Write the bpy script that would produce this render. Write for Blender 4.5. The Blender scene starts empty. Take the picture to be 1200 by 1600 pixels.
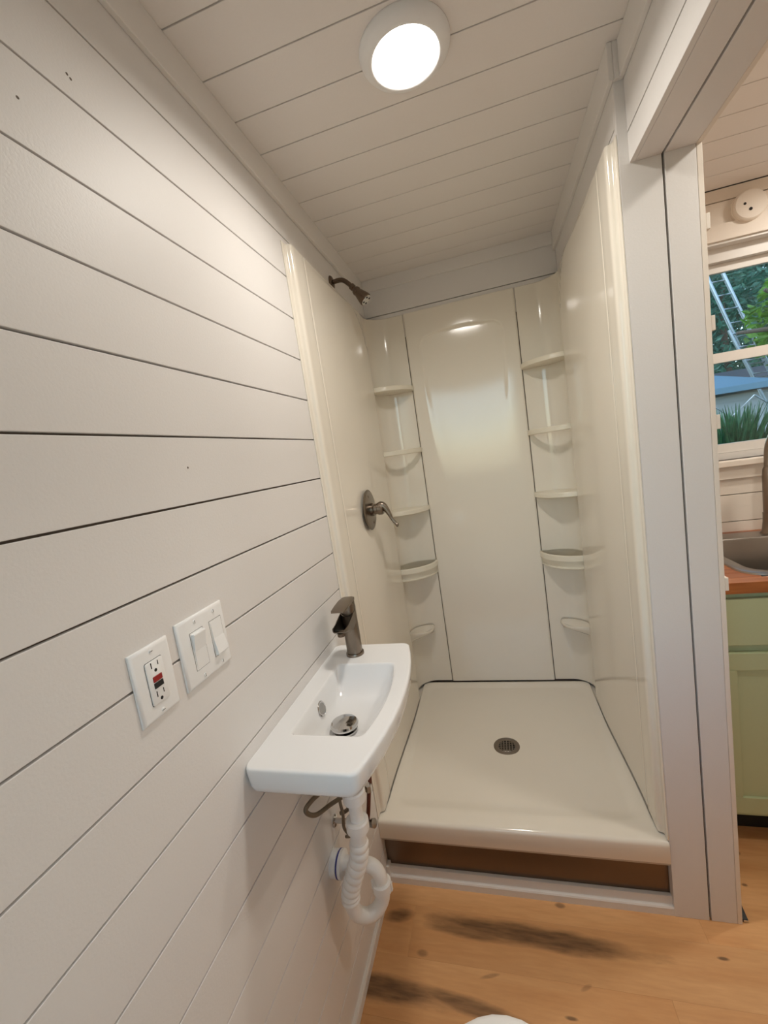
import bpy, bmesh, math, random
from mathutils import Vector, Matrix
random.seed(7)
sc = bpy.context.scene
COL = sc.collection
PI = math.pi

# ------------------------------------------------------------------ camera
CAM = Vector((0.533, 0.0, 1.5137))
cam_d = bpy.data.cameras.new('camera')
cam = bpy.data.objects.new('camera', cam_d); COL.objects.link(cam)
cam_d.sensor_fit = 'HORIZONTAL'; cam_d.sensor_width = 36.0
cam_d.lens = 656.06 / 1200.0 * 36.0
cam_d.clip_start = 0.01; cam_d.clip_end = 200
ROWS = [[0.9593395, 0.2397601, -0.1489391], [-0.1134918, -0.1554747, -0.9812987], [-0.2584325, 0.958302, -0.1219423]]
mw = Matrix.Identity(4)
for i in range(3):
    mw[i][0] = ROWS[0][i]; mw[i][1] = -ROWS[1][i]; mw[i][2] = -ROWS[2][i]
    mw[i][3] = CAM[i]
cam.matrix_world = mw
sc.camera = cam

# ------------------------------------------------------------------ world + view
world = bpy.data.worlds.new('World'); sc.world = world; world.use_nodes = True
wn = world.node_tree.nodes; wl = world.node_tree.links; wn.clear()
wo = wn.new('ShaderNodeOutputWorld'); wb = wn.new('ShaderNodeBackground'); sky = wn.new('ShaderNodeTexSky')
sky.sky_type = 'NISHITA'; sky.sun_disc = False; sky.sun_elevation = math.radians(50); sky.sun_rotation = math.radians(200)
wb.inputs['Strength'].default_value = 1.2
# thin high cloud: the blue of the clear sky mixed with white haze
hz = wn.new('ShaderNodeMix'); hz.data_type = 'RGBA'; hz.inputs[0].default_value = .6; hz.inputs[7].default_value = (.62, .54, .49, 1)
wl.new(sky.outputs[0], hz.inputs[6]); wl.new(hz.outputs[2], wb.inputs[0]); wl.new(wb.outputs[0], wo.inputs[0])
sc.view_settings.view_transform = 'Standard'; sc.view_settings.look = 'None'
sc.view_settings.gamma = 1.0; sc.view_settings.use_curve_mapping = False
sc.view_settings.exposure = 0.06
sc.cycles.use_denoising = True
sc.cycles.use_adaptive_sampling = True; sc.cycles.adaptive_threshold = 0.02
sc.cycles.max_bounces = 10; sc.cycles.diffuse_bounces = 6; sc.cycles.transparent_max_bounces = 16
sc.cycles.sample_clamp_indirect = 8.0

def sky_portal(loc, rot, sx, sy):
    d = bpy.data.lights.new('window_sky_portal', 'AREA'); d.shape = 'RECTANGLE'; d.size = sx; d.size_y = sy
    d.cycles.is_portal = True
    o = bpy.data.objects.new('window_sky_portal', d); COL.objects.link(o); o.location = loc; o.rotation_euler = rot
sky_portal((0.47, -0.17, 1.59), (-PI/2, 0, 0), 0.78, 1.30)       # assumed window behind the camera, enlarged to spread its fill, light goes +y
sky_portal((1.72, 2.27, 1.72), (PI/2, 0, 0), 0.9, 0.8)           # kitchen window, light goes -y
LAMP_W = 5.7        # watts of the bathroom ceiling light
LAMP_K = 5.5
LAMP_K2_FILL = 8.0  # added lamp out of view, put in to brighten the kitchen wall

# ------------------------------------------------------------------ materials
def new_mat(name):
    m = bpy.data.materials.new(name); m.use_nodes = True
    nt = m.node_tree; b = nt.nodes['Principled BSDF']
    return m, nt, b
def N(nt, t, **kw):
    n = nt.nodes.new(t)
    for k, v in kw.items(): setattr(n, k, v)
    return n
def mathn(nt, op, a, b=None, c=None):
    n = N(nt, 'ShaderNodeMath', operation=op)
    for i, v in enumerate((a, b, c)):
        if v is None: continue
        if isinstance(v, (int, float)): n.inputs[i].default_value = v
        else: nt.links.new(v, n.inputs[i])
    return n.outputs[0]
def mixc(nt, fac, a, b):
    n = N(nt, 'ShaderNodeMix', data_type='RGBA')
    for sock, v in ((n.inputs[0], fac), (n.inputs[6], a), (n.inputs[7], b)):
        if isinstance(v, (int, float)): sock.default_value = v
        elif isinstance(v, tuple): sock.default_value = (*v, 1)
        else: nt.links.new(v, sock)
    return n.outputs[2]
def pos(nt): return N(nt, 'ShaderNodeNewGeometry').outputs['Position']
def plain(name, col, rough=.5, metal=0.0, bump=0.0, scale=60, var=0.03, spec=.5, coat=0.0, aniso=None):
    m, nt, b = new_mat(name)
    nz = N(nt, 'ShaderNodeTexNoise'); nz.inputs['Scale'].default_value = scale; nz.inputs['Detail'].default_value = 4
    if aniso:
        mp = N(nt, 'ShaderNodeMapping'); mp.inputs['Scale'].default_value = aniso
        tc = N(nt, 'ShaderNodeTexCoord'); nt.links.new(tc.outputs['Object'], mp.inputs[0]); nt.links.new(mp.outputs[0], nz.inputs['Vector'])
    else:
        nt.links.new(pos(nt), nz.inputs['Vector'])
    lo = tuple(max(0, c * (1 - var)) for c in col); hi = tuple(min(1, c * (1 + var)) for c in col)
    nt.links.new(mixc(nt, nz.outputs[0], lo, hi), b.inputs['Base Color'])
    b.inputs['Roughness'].default_value = rough; b.inputs['Metallic'].default_value = metal
    b.inputs['Specular IOR Level'].default_value = spec
    b.inputs['Coat Weight'].default_value = coat
    if bump:
        bp = N(nt, 'ShaderNodeBump'); bp.inputs['Strength'].default_value = bump; bp.inputs['Distance'].default_value = .002
        nt.links.new(nz.outputs[0], bp.inputs['Height']); nt.links.new(bp.outputs[0], b.inputs['Normal'])
    return m
M = {}
M['paint'] = plain('white_board_paint', (.765, .74, .72), .5, bump=.12, scale=220, var=.015)
M['paint_ceil'] = plain('white_ceiling_paint', (.83, .79, .76), .55, bump=.12, scale=220, var=.015)
M['gap'] = plain('groove_shade_and_nail_mark', (.16, .125, .10), .9)  # groove shadow put into the backing colour; also the dark nail marks
M['trim'] = plain('white_trim_paint', (.79, .76, .73), .45, bump=.08, scale=160, var=.015)
M['acrylic'] = plain('cream_glossy_acrylic', (.82, .765, .67), .10, bump=.010, scale=14, var=.01, spec=.6)
M['acrylic_shelf'] = plain('cream_shelf_plastic', (.80, .745, .625), .3, var=.01)
M['ceramic'] = plain('white_ceramic', (.80, .80, .80), .06, scale=8, var=.01)
M['plastic'] = plain('white_plastic', (.88, .88, .875), .35, var=.01)
M['pvc'] = plain('white_pvc', (.90, .89, .87), .3, var=.02)
M['nickel'] = plain('brushed_nickel', (.25, .21, .172), .28, metal=1, scale=40, var=.06)
M['nickel_dark'] = plain('aged_nickel', (.17, .13, .10), .25, metal=1, scale=40, var=.06)
M['chrome'] = plain('chrome', (.62, .61, .60), .08, metal=1, var=.02)
M['steel'] = plain('brushed_steel', (.36, .34, .315), .3, metal=1, scale=30, var=.08, aniso=(2, 60, 60))
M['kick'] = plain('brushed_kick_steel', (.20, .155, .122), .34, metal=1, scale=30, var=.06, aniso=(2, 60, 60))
M['black'] = plain('black_plastic', (.012, .012, .013), .4)
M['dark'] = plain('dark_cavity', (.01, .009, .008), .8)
M['red'] = plain('red_button', (.30, .012, .012), .4)
M['blue'] = plain('blue_ring', (.03, .04, .25), .4)
M['hose'] = plain('braided_hose', (.20, .165, .12), .4, metal=.7, bump=.6, scale=900, var=.3)
M['copper'] = plain('dark_copper', (.14, .05, .035), .35, metal=.8, var=.2)
M['green'] = plain('sage_green_paint', (.48, .56, .345), .4, bump=.05, scale=120, var=.02)
M['kpaint'] = plain('cream_kitchen_paint', (.82, .745, .655), .5, bump=.1, scale=220, var=.015)
M['winframe'] = plain('window_vinyl', (.72, .69, .65), .4)
M['bark'] = plain('bark', (.09, .075, .06), .9, bump=.8, scale=30, var=.4)
M['alum'] = plain('ladder_aluminium', (.34, .40, .44), .4, metal=.6)
M['canopy'] = plain('blue_canopy_fabric', (.07, .15, .21), .6, var=.1)
M['siding'] = plain('white_siding', (.30, .34, .36), .6)
M['wallgrey'] = plain('dark_doorway', (.03, .04, .05), .6)
def leaf_mat(name, c1, c2):
    m, nt, b = new_mat(name)
    nz = N(nt, 'ShaderNodeTexNoise'); nz.inputs['Scale'].default_value = 1.7; nt.links.new(pos(nt), nz.inputs['Vector'])
    nz2 = N(nt, 'ShaderNodeTexNoise'); nz2.inputs['Scale'].default_value = 14; nt.links.new(pos(nt), nz2.inputs['Vector'])
    f = mathn(nt, 'MULTIPLY_ADD', mathn(nt, 'ADD', nz.outputs[0], nz2.outputs[0]), 1.6, -1.1)
    nt.links.new(mixc(nt, f, c1, c2), b.inputs['Base Color'])
    b.inputs['Roughness'].default_value = .45
    tr = N(nt, 'ShaderNodeBsdfTranslucent'); nt.links.new(mixc(nt, f, c1, c2), tr.inputs[0])
    mx = N(nt, 'ShaderNodeMixShader'); mx.inputs[0].default_value = .35
    nt.links.new(b.outputs[0], mx.inputs[1]); nt.links.new(tr.outputs[0], mx.inputs[2])
    nt.links.new(mx.outputs[0], nt.nodes['Material Output'].inputs[0])
    return m
M['leaf_teal'] = leaf_mat('blue_green_leaves', (.012, .07, .05), (.09, .26, .19))
M['leaf_bright'] = leaf_mat('bright_green_leaves', (.03, .12, .012), (.15, .36, .04))
M['leaf_dark'] = leaf_mat('dark_green_leaves', (.008, .05, .022), (.05, .18, .07))
M['ground'] = plain('leafy_ground', (.08, .10, .05), .9, scale=6, var=.5)

def glass_mat():
    m = bpy.data.materials.new('window_glass'); m.use_nodes = True; nt = m.node_tree; nt.nodes.clear()
    o = N(nt, 'ShaderNodeOutputMaterial'); t = N(nt, 'ShaderNodeBsdfTransparent'); g = N(nt, 'ShaderNodeBsdfGlossy')
    t.inputs[0].default_value = (.86, .95, .96, 1); g.inputs['Roughness'].default_value = .02
    fr = N(nt, 'ShaderNodeFresnel'); fr.inputs[0].default_value = 1.5
    mx = N(nt, 'ShaderNodeMixShader'); nt.links.new(fr.outputs[0], mx.inputs[0]); nt.links.new(t.outputs[0], mx.inputs[1]); nt.links.new(g.outputs[0], mx.inputs[2])
    nt.links.new(mx.outputs[0], o.inputs[0]); return m
M['glass'] = glass_mat()
def emit_mat(name, col, s):
    m = bpy.data.materials.new(name); m.use_nodes = True; nt = m.node_tree; nt.nodes.clear()
    o = N(nt, 'ShaderNodeOutputMaterial'); e = N(nt, 'ShaderNodeEmission'); e.inputs[0].default_value = (*col, 1); e.inputs[1].default_value = s
    nt.links.new(e.outputs[0], o.inputs[0]); return m

def wood_floor():
    m, nt, b = new_mat('knotty_plank_wood'); P = pos(nt)
    mp = N(nt, 'ShaderNodeMapping'); mp.inputs['Scale'].default_value = (1.6, 11, 11); nt.links.new(P, mp.inputs[0])
    oi = N(nt, 'ShaderNodeObjectInfo'); ofs = N(nt, 'ShaderNodeVectorMath', operation='SCALE')
    cx = N(nt, 'ShaderNodeCombineXYZ'); nt.links.new(oi.outputs['Random'], cx.inputs[0]); nt.links.new(oi.outputs['Random'], cx.inputs[1])
    nt.links.new(cx.outputs[0], ofs.inputs[0]); ofs.inputs['Scale'].default_value = 23
    va = N(nt, 'ShaderNodeVectorMath', operation='ADD'); nt.links.new(mp.outputs[0], va.inputs[0]); nt.links.new(ofs.outputs[0], va.inputs[1])
    n1 = N(nt, 'ShaderNodeTexNoise'); n1.inputs['Scale'].default_value = 1.0; n1.inputs['Detail'].default_value = 5; n1.inputs['Distortion'].default_value = .8
    nt.links.new(va.outputs[0], n1.inputs['Vector'])
    n2 = N(nt, 'ShaderNodeTexNoise'); n2.inputs['Scale'].default_value = 9; n2.inputs['Detail'].default_value = 5; nt.links.new(va.outputs[0], n2.inputs['Vector'])
    base = mixc(nt, n1.outputs[0], (.54, .235, .075), (.90, .56, .275))
    g = mathn(nt, 'MULTIPLY', mathn(nt, 'SUBTRACT', n2.outputs[0], .5), .5)
    base = mixc(nt, mathn(nt, 'ADD', g, .25), base, (.42, .185, .068))
    # dark mineral streaks and knots of the wood print (shape of their own)
    sx = N(nt, 'ShaderNodeSeparateXYZ'); nt.links.new(P, sx.inputs[0])
    wob = N(nt, 'ShaderNodeTexNoise'); wob.inputs['Scale'].default_value = 5; wob.inputs['Detail'].default_value = 7; wob.inputs['Roughness'].default_value = .62
    mp2 = N(nt, 'ShaderNodeMapping'); mp2.inputs['Scale'].default_value = (.9, 3.0, 1); nt.links.new(P, mp2.inputs[0]); nt.links.new(mp2.outputs[0], wob.inputs['Vector'])
    w = mathn(nt, 'MULTIPLY', mathn(nt, 'SUBTRACT', wob.outputs[0], .5), 2.0)
    total = None
    for (ax, ay, rx, ry, slope, k, ww) in STREAKS:
        dx = mathn(nt, 'DIVIDE', mathn(nt, 'SUBTRACT', sx.outputs[0], ax), rx)
        yy = mathn(nt, 'SUBTRACT', sx.outputs[1], mathn(nt, 'MULTIPLY_ADD', mathn(nt, 'SUBTRACT', sx.outputs[0], ax), slope, ay))
        dy = mathn(nt, 'DIVIDE', yy, ry)
        d = mathn(nt, 'SQRT', mathn(nt, 'ADD', mathn(nt, 'MULTIPLY', dx, dx), mathn(nt, 'MULTIPLY', dy, dy)))
        d = mathn(nt, 'ADD', d, mathn(nt, 'MULTIPLY', w, ww))
        v = mathn(nt, 'MULTIPLY', mathn(nt, 'SMOOTH_MIN', 1.0, mathn(nt, 'MAXIMUM', mathn(nt, 'MULTIPLY', mathn(nt, 'SUBTRACT', 1.0, d), 2.0), 0.0), .25), k)
        v = mathn(nt, 'MAXIMUM', v, 0.0)
        total = v if total is None else mathn(nt, 'MAXIMUM', total, v)
    mott = mathn(nt, 'MULTIPLY', total, mathn(nt, 'MULTIPLY_ADD', n2.outputs[0], .7, .5))
    col = mixc(nt, mathn(nt, 'MINIMUM', mott, .95), base, (.095, .048, .022))
    hs = N(nt, 'ShaderNodeHueSaturation'); nt.links.new(col, hs.inputs['Color'])
    nt.links.new(mathn(nt, 'MULTIPLY_ADD', oi.outputs['Random'], .14, .93), hs.inputs['Value'])
    nt.links.new(hs.outputs[0], b.inputs['Base Color'])
    b.inputs['Roughness'].default_value = .38
    bp = N(nt, 'ShaderNodeBump'); bp.inputs['Strength'].default_value = .08; bp.inputs['Distance'].default_value = .002
    nt.links.new(n2.outputs[0], bp.inputs['Height']); nt.links.new(bp.outputs[0], b.inputs['Normal'])
    return m
STREAKS = [(.50, 1.150, .37, .036, -.030, .95, .55), (.30, 1.135, .16, .022, -.02, .75, .5), (.060, 1.156, .060, .026, .15, .9, .6),
           (.06, .958, .22, .040, -.02, .95, .5), (.30, .955, .20, .022, -.12, .8, .5), (.157, 1.060, .022, .012, 0, .55, .5),
           (.584, 1.252, .018, .010, 0, .7, .4), (.999, 1.161, .018, .006, 0, .9, .4), (.569, .968, .020, .006, 0, .9, .4),
           (1.19, 1.50, .016, .010, 0, .95, .3), (1.16, 1.385, .010, .006, 0, .8, .3), (.36, 1.03, .03, .006, .3, .5, .4), (.62, 1.04, .018, .008, .5, .4, .4)]
M['floor'] = wood_floor()
def butcher():
    m, nt, b = new_mat('butcher_block'); P = pos(nt)
    mp = N(nt, 'ShaderNodeMapping'); mp.inputs['Scale'].default_value = (3, 30, 30); nt.links.new(P, mp.inputs[0])
    n1 = N(nt, 'ShaderNodeTexNoise'); n1.inputs['Detail'].default_value = 6; n1.inputs['Scale'].default_value = 1.5; nt.links.new(mp.outputs[0], n1.inputs['Vector'])
    oi = N(nt, 'ShaderNodeObjectInfo')
    f = mathn(nt, 'MULTIPLY_ADD', oi.outputs['Random'], .4, mathn(nt, 'MULTIPLY_ADD', n1.outputs[0], 1.2, -.3))
    nt.links.new(mixc(nt, f, (.20, .045, .014), (.56, .22, .07)), b.inputs['Base Color']); b.inputs['Roughness'].default_value = .3
    return m
M['butcher'] = butcher()

# ------------------------------------------------------------------ mesh helpers
ORG = {}
def tag(o, label=None, cat=None, group=None, kind=None):
    if label: o['label'] = label
    if cat: o['category'] = cat
    if group: o['group'] = group
    if kind: o['kind'] = kind
    return o
def thing(name, label, cat, org, group=None):
    o = bpy.data.objects.new(name, None); COL.objects.link(o); o.location = org; o.empty_display_size = .05
    ORG[o.name] = Vector(org); return tag(o, label, cat, group)
def obj(name, bm, mat, parent=None, org=None, smooth=False, bevel=0.0, kind=None):
    g = ORG[parent.name] if parent is not None else Vector(org or (0, 0, 0))
    bmesh.ops.recalc_face_normals(bm, faces=bm.faces)
    bmesh.ops.translate(bm, verts=bm.verts, vec=-g)
    me = bpy.data.meshes.new(name); bm.to_mesh(me); bm.free()
    mats = mat if isinstance(mat, (list, tuple)) else [mat]
    for k in mats: me.materials.append(M[k])
    if smooth:
        for p in me.polygons: p.use_smooth = True
        if smooth != 'all': me.set_sharp_from_angle(angle=math.radians(smooth if smooth is not True else 40))
    o = bpy.data.objects.new(name, me); COL.objects.link(o)
    if parent is not None: o.parent = parent
    else: o.location = g
    ORG[o.name] = g
    if bevel:
        md = o.modifiers.new('bevel', 'BEVEL'); md.width = bevel; md.segments = 2; md.limit_method = 'ANGLE'
    if kind: o['kind'] = kind
    return o
def inst(src, name, dloc, parent, scale=None):
    o = bpy.data.objects.new(name, src.data); COL.objects.link(o); o.parent = parent
    o.location = Vector(src.location) + Vector(dloc); ORG[o.name] = ORG[src.name]
    for md in src.modifiers:
        if md.type == 'BEVEL':
            m2 = o.modifiers.new('bevel', 'BEVEL'); m2.width = md.width; m2.segments = 2; m2.limit_method = 'ANGLE'
    return o
def box(bm, x0, x1, y0, y1, z0, z1):
    vs = [bm.verts.new((x, y, z)) for x in (x0, x1) for y in (y0, y1) for z in (z0, z1)]
    for f in ((0, 1, 3, 2), (4, 6, 7, 5), (0, 4, 5, 1), (2, 3, 7, 6), (0, 2, 6, 4), (1, 5, 7, 3)): bm.faces.new([vs[i] for i in f])
    return bm
def B(*a):
    bm = bmesh.new()
    return box(bm, *a)
def loft(bm, rings, cap0=True, cap1=True, closed=True):
    R = [[bm.verts.new(p) for p in r] for r in rings]
    n = len(R[0])
    for a, b in zip(R, R[1:]):
        for i in range(n if closed else n - 1):
            j = (i + 1) % n
            bm.faces.new((a[i], a[j], b[j], b[i]))
    if cap0: bm.faces.new(R[0])
    if cap1: bm.faces.new(R[-1])
    return bm
def frame_from(t):
    t = t.normalized(); up = Vector((0, 0, 1)) if abs(t.z) < .9 else Vector((1, 0, 0))
    a = t.cross(up).normalized(); return a, a.cross(t).normalized()
def tube(bm, pts, rad, n=14, cap=True):
    pts = [Vector(p) for p in pts]; rads = rad if isinstance(rad, (list, tuple)) else [rad] * len(pts)
    rings = []; a0 = None
    for i, p in enumerate(pts):
        t = (pts[min(i + 1, len(pts) - 1)] - pts[max(i - 1, 0)]).normalized()
        if a0 is None: a0, b0 = frame_from(t)
        else:
            a0 = (a0 - t * a0.dot(t)).normalized(); b0 = t.cross(a0).normalized()
        rings.append([p + (a0 * math.cos(2 * PI * k / n) + b0 * math.sin(2 * PI * k / n)) * rads[i] for k in range(n)])
    return loft(bm, rings, cap, cap)
def smooth_path(pts, k=6):
    pts = [Vector(p) for p in pts]; out = []
    for i in range(len(pts) - 1):
        p0 = pts[max(i - 1, 0)]; p1 = pts[i]; p2 = pts[i + 1]; p3 = pts[min(i + 2, len(pts) - 1)]
        for s in range(k):
            t = s / k
            out.append(.5 * ((2 * p1) + (p2 - p0) * t + (2 * p0 - 5 * p1 + 4 * p2 - p3) * t * t + (3 * p1 - p0 - 3 * p2 + p3) * t ** 3))
    out.append(pts[-1]); return out
def lathe(bm, c, axis, prof, n=32, cap0=True, cap1=True):
    """prof: list of (radius, distance along axis)"""
    c = Vector(c); ax = Vector(axis).normalized(); a, b = frame_from(ax)
    return loft(bm, [[c + ax * h + (a * math.cos(2 * PI * k / n) + b * math.sin(2 * PI * k / n)) * max(r, 1e-4) for k in range(n)] for r, h in prof], cap0, cap1)
def grid(bm, P):
    V = [[bm.verts.new(p) for p in row] for row in P]
    for a, b in zip(V, V[1:]):
        for i in range(len(a) - 1): bm.faces.new((a[i], a[i + 1], b[i + 1], b[i]))
    return bm
def prism(bm, poly, axis, h0, h1):
    """poly of 2D points extruded along axis 0/1/2"""
    def mk(p, h):
        q = list(p); q.insert(axis, h); return q
    return loft(bm, [[mk(p, h0) for p in poly], [mk(p, h1) for p in poly]])
def ss(a, b, x):
    t = max(0.0, min(1.0, (x - a) / (b - a))); return t * t * (3 - 2 * t)
def rrect(x0, x1, y0, y1, r, z, nc=5, ns=6, bow=0.0):
    """rounded rectangle ring, with the x1 side bowed outwards by bow"""
    P = []
    cor = [(x1 - r, y0 + r, -90), (x1 - r, y1 - r, 0), (x0 + r, y1 - r, 90), (x0 + r, y0 + r, 180)]
    for i, (cx, cy, a) in enumerate(cor):
        for k in range(nc): t = math.radians(a + 90 * k / (nc - 1)); P.append([cx + r * math.cos(t), cy + r * math.sin(t)])
        nx = cor[(i + 1) % 4]; t = math.radians(a + 90); e = (cx + r * math.cos(t), cy + r * math.sin(t))
        t2 = math.radians(nx[2]); f = (nx[0] + r * math.cos(t2), nx[1] + r * math.sin(t2))
        for k in range(1, ns): P.append([e[0] + (f[0] - e[0]) * k / ns, e[1] + (f[1] - e[1]) * k / ns])
    ym = (y0 + y1) / 2; hy = (y1 - y0) / 2
    if bow:
        for p in P:
            w = (p[0] - x0) / (x1 - x0); p[0] += bow * w * (1 - ((p[1] - ym) / hy) ** 2)
    return [(p[0], p[1], z) for p in P]

# ------------------------------------------------------------------ key dimensions (metres)
CEIL = 2.402; PITCH = .1236; GROOVE0 = 2.2275          # top visible groove of the wall boards
XR = .917; XH = .940; XK = 1.094                        # alcove wall, header wall, kitchen side of the partition
YF = 1.260; YB = 2.172; YREAR = -.12; YKW = 2.19; XKR = 2.5; YKR = -1.6
GAP = .0036

def struct(name, bm, mat, **kw):
    o = obj(name, bm, mat, **kw); o['kind'] = 'structure'; return o
def boards_z(root, x0, x1, y0, y1, edges, mat):
    """horizontal boards; edges = groove heights, top to bottom; shares mesh for equal heights"""
    cache = {}
    for t, b in zip(edges, edges[1:]):
        h = round(t - b - GAP, 4)
        if h <= 0: continue
        if h in cache: inst(cache[h][0], 'board', (0, 0, b - cache[h][1]), root)
        else: cache[h] = (obj('board', B(x0, x1, y0, y1, b + GAP / 2, b + GAP / 2 + h), mat, root, bevel=.0009), b)

# ------------------------------------------------------------------ floor
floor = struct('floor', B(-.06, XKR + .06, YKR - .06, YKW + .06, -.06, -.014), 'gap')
row_edges = [1.195 - .15 * 19 + .15 * i for i in range(0, 27)]
joints = [.113, .62, -.2, .38, .9, .05, .55]
cache = {}
for r, (y0, y1) in enumerate(zip(row_edges, row_edges[1:])):
    if y0 < YKR - .1: continue
    j0 = .113 if abs(y1 - 1.195) < 1e-6 else (.98 if abs(y1 - 1.345) < 1e-6 else (.83 if abs(y1 - 1.045) < 1e-6 else joints[r % 7]))
    xs = [x for x in (j0 - 1.22, j0, j0 + 1.22, j0 + 2.44) if -.06 < x < XKR + .05]
    xs = [-.06] + xs + [XKR + .06]
    for x0, x1 in zip(xs, xs[1:]):
        key = round(x1 - x0, 3)
        if key in cache: inst(cache[key][0], 'plank', (x0 - cache[key][1], y0 - cache[key][2], 0), floor)
        else: cache[key] = (obj('plank', B(x0 + .0001, x1 - .0001, y0 + .0001, y1 - .0001, -.014, 0), 'floor', floor, bevel=.0003), x0, y0)

# ------------------------------------------------------------------ ceiling
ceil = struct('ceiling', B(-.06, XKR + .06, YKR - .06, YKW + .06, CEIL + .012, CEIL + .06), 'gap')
g0 = .8286; ks = [g0 + .1235 * k for k in range(-20, 13)]
first = None
for a, b in zip(ks, ks[1:]):
    if b > YKW + .05: continue
    if first is None: first = obj('board', B(-.05, XKR + .05, a + .0016, b - .0016, CEIL, CEIL + .012), 'paint_ceil', ceil, bevel=.0009); fa = a
    else: inst(first, 'board', (0, a - fa, 0), ceil)

# ------------------------------------------------------------------ left wall
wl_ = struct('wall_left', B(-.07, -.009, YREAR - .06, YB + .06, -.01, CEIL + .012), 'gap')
edges = [CEIL + .01] + [GROOVE0 - PITCH * i for i in range(0, 18)] + [.0]
boards_z(wl_, -.009, 0, YREAR, YB + .01, edges, 'paint')
for (y, z) in ((.584, 2.136), (.579, 2.139), (.489, 2.043), (.662, 1.553)):
    obj('nail_mark', lathe(bmesh.new(), (0, y, z), (1, 0, 0), [(.0022, -.001), (.0020, .0004), (.0008, .0002)], 8), 'gap', wl_)
struct('baseboard_left', prism(bmesh.new(), [(0, 0), (.011, 0), (.011, .026), (.008, .031), (0, .031)], 1, YREAR, 1.262), 'trim')

# ------------------------------------------------------------------ back wall of the alcove
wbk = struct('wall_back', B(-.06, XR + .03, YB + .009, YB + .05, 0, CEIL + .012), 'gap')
boards_z(wbk, 0, XR, YB, YB + .009, [CEIL + .01, GROOVE0, 2.10], 'paint')

# ------------------------------------------------------------------ partition on the right, with the sliding-door jamb
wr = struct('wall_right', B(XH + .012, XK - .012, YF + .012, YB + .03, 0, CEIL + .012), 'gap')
boards_z(wr, XR, XR + .012, YF + .0161, YB, [CEIL + .01, GROOVE0, 2.10], 'paint')
obj('board', B(XR, XR + .012, YF + .0161, YB, 0, 2.098), 'paint', wr, bevel=.0009)
obj('board', B(XK - .012, XK, YF, YKW, 0, CEIL), 'kpaint', wr, bevel=.001)
obj('jamb_board', B(XR, 1.0095, YF, YF + .016, 0, CEIL), 'paint', wr, bevel=.0014)
obj('jamb_board', B(1.0150, XK - .0125, YF, YF + .016, 0, 2.45), 'paint', wr, bevel=.0014)
# wall above the door opening (header) and beside it
HY0, HY1 = .40, YF
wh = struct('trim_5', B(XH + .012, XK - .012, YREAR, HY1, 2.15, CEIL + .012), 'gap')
obj('board', B(XH, XH + .012, YREAR, HY1, 2.2045 + GAP / 2, CEIL), 'paint', wh, bevel=.001)
obj('header_board', B(XH, XH + .012, HY0 - .03, HY1, 2.136, 2.2045 - GAP / 2), 'paint', wh, bevel=.001)
obj('header_board', B(XH + .0125, 1.0095, HY0, HY1, 2.136, 2.152), 'paint', wh, bevel=.001)
obj('header_board', B(1.0150, XK - .0125, HY0, HY1, 2.136, 2.152), 'paint', wh, bevel=.001)
obj('header_board', B(XK - .012, XK, YREAR, HY1, 2.136, CEIL), 'kpaint', wh, bevel=.001)
wp = struct('wall_partition', B(XH, XK, YREAR, HY0, 0, 2.135), 'paint')
for z in (1.979, 1.743, 1.5, 1.07):
    obj('latch_tab', B(XK, XK + .009, YF + .001, YF + .022, z - .036, z), 'kpaint', wr, bevel=.001)

# ceiling trims
def trim(name, bm): return struct(name, bm, 'trim', bevel=.002)
TZ = 2.321
trim('trim_1', B(0, .012, YREAR, YB, TZ, CEIL))
trim('trim_2', B(.012, XR - .012, YB - .012, YB, 2.347, CEIL))
t3 = B(XR - .012, XR, YF - .012, YB, TZ, CEIL); box(t3, XR, XH - .0005, YF - .012, YF - .0002, TZ, CEIL)
trim('trim_3', t3)
trim('trim_4', B(XH - .012, XH, YREAR, YF - .012, TZ, CEIL))

# wall behind the camera with an assumed, unseen window enlarged to soften its light
RX0, RX1, RZ0, RZ1 = .08, .86, .94, 2.24
wrr = struct('wall_rear', B(-.06, RX0, YREAR - .06, YREAR, 0, CEIL), 'paint')
obj('wall_panel', B(RX1, XK, YREAR - .06, YREAR, 0, CEIL), 'paint', wrr)
obj('wall_panel', B(RX0, RX1, YREAR - .06, YREAR, 0, RZ0), 'paint', wrr)
obj('wall_panel', B(RX0, RX1, YREAR - .06, YREAR, RZ1, CEIL), 'paint', wrr)
w2 = struct('window_2', B(RX0, RX1, YREAR - .055, YREAR - .02, RZ0, RZ0 + .03), 'winframe')
for a in ((RX0, RX1, RZ1 - .03, RZ1), (RX0, RX0 + .03, RZ0 + .03, RZ1 - .03), (RX1 - .03, RX1, RZ0 + .03, RZ1 - .03)):
    obj('frame', B(a[0], a[1], YREAR - .055, YREAR - .02, a[2], a[3]), 'winframe', w2)
obj('pane', B(RX0 + .03, RX1 - .03, YREAR - .042, YREAR - .036, RZ0 + .03, RZ1 - .03), 'glass', w2)

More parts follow.
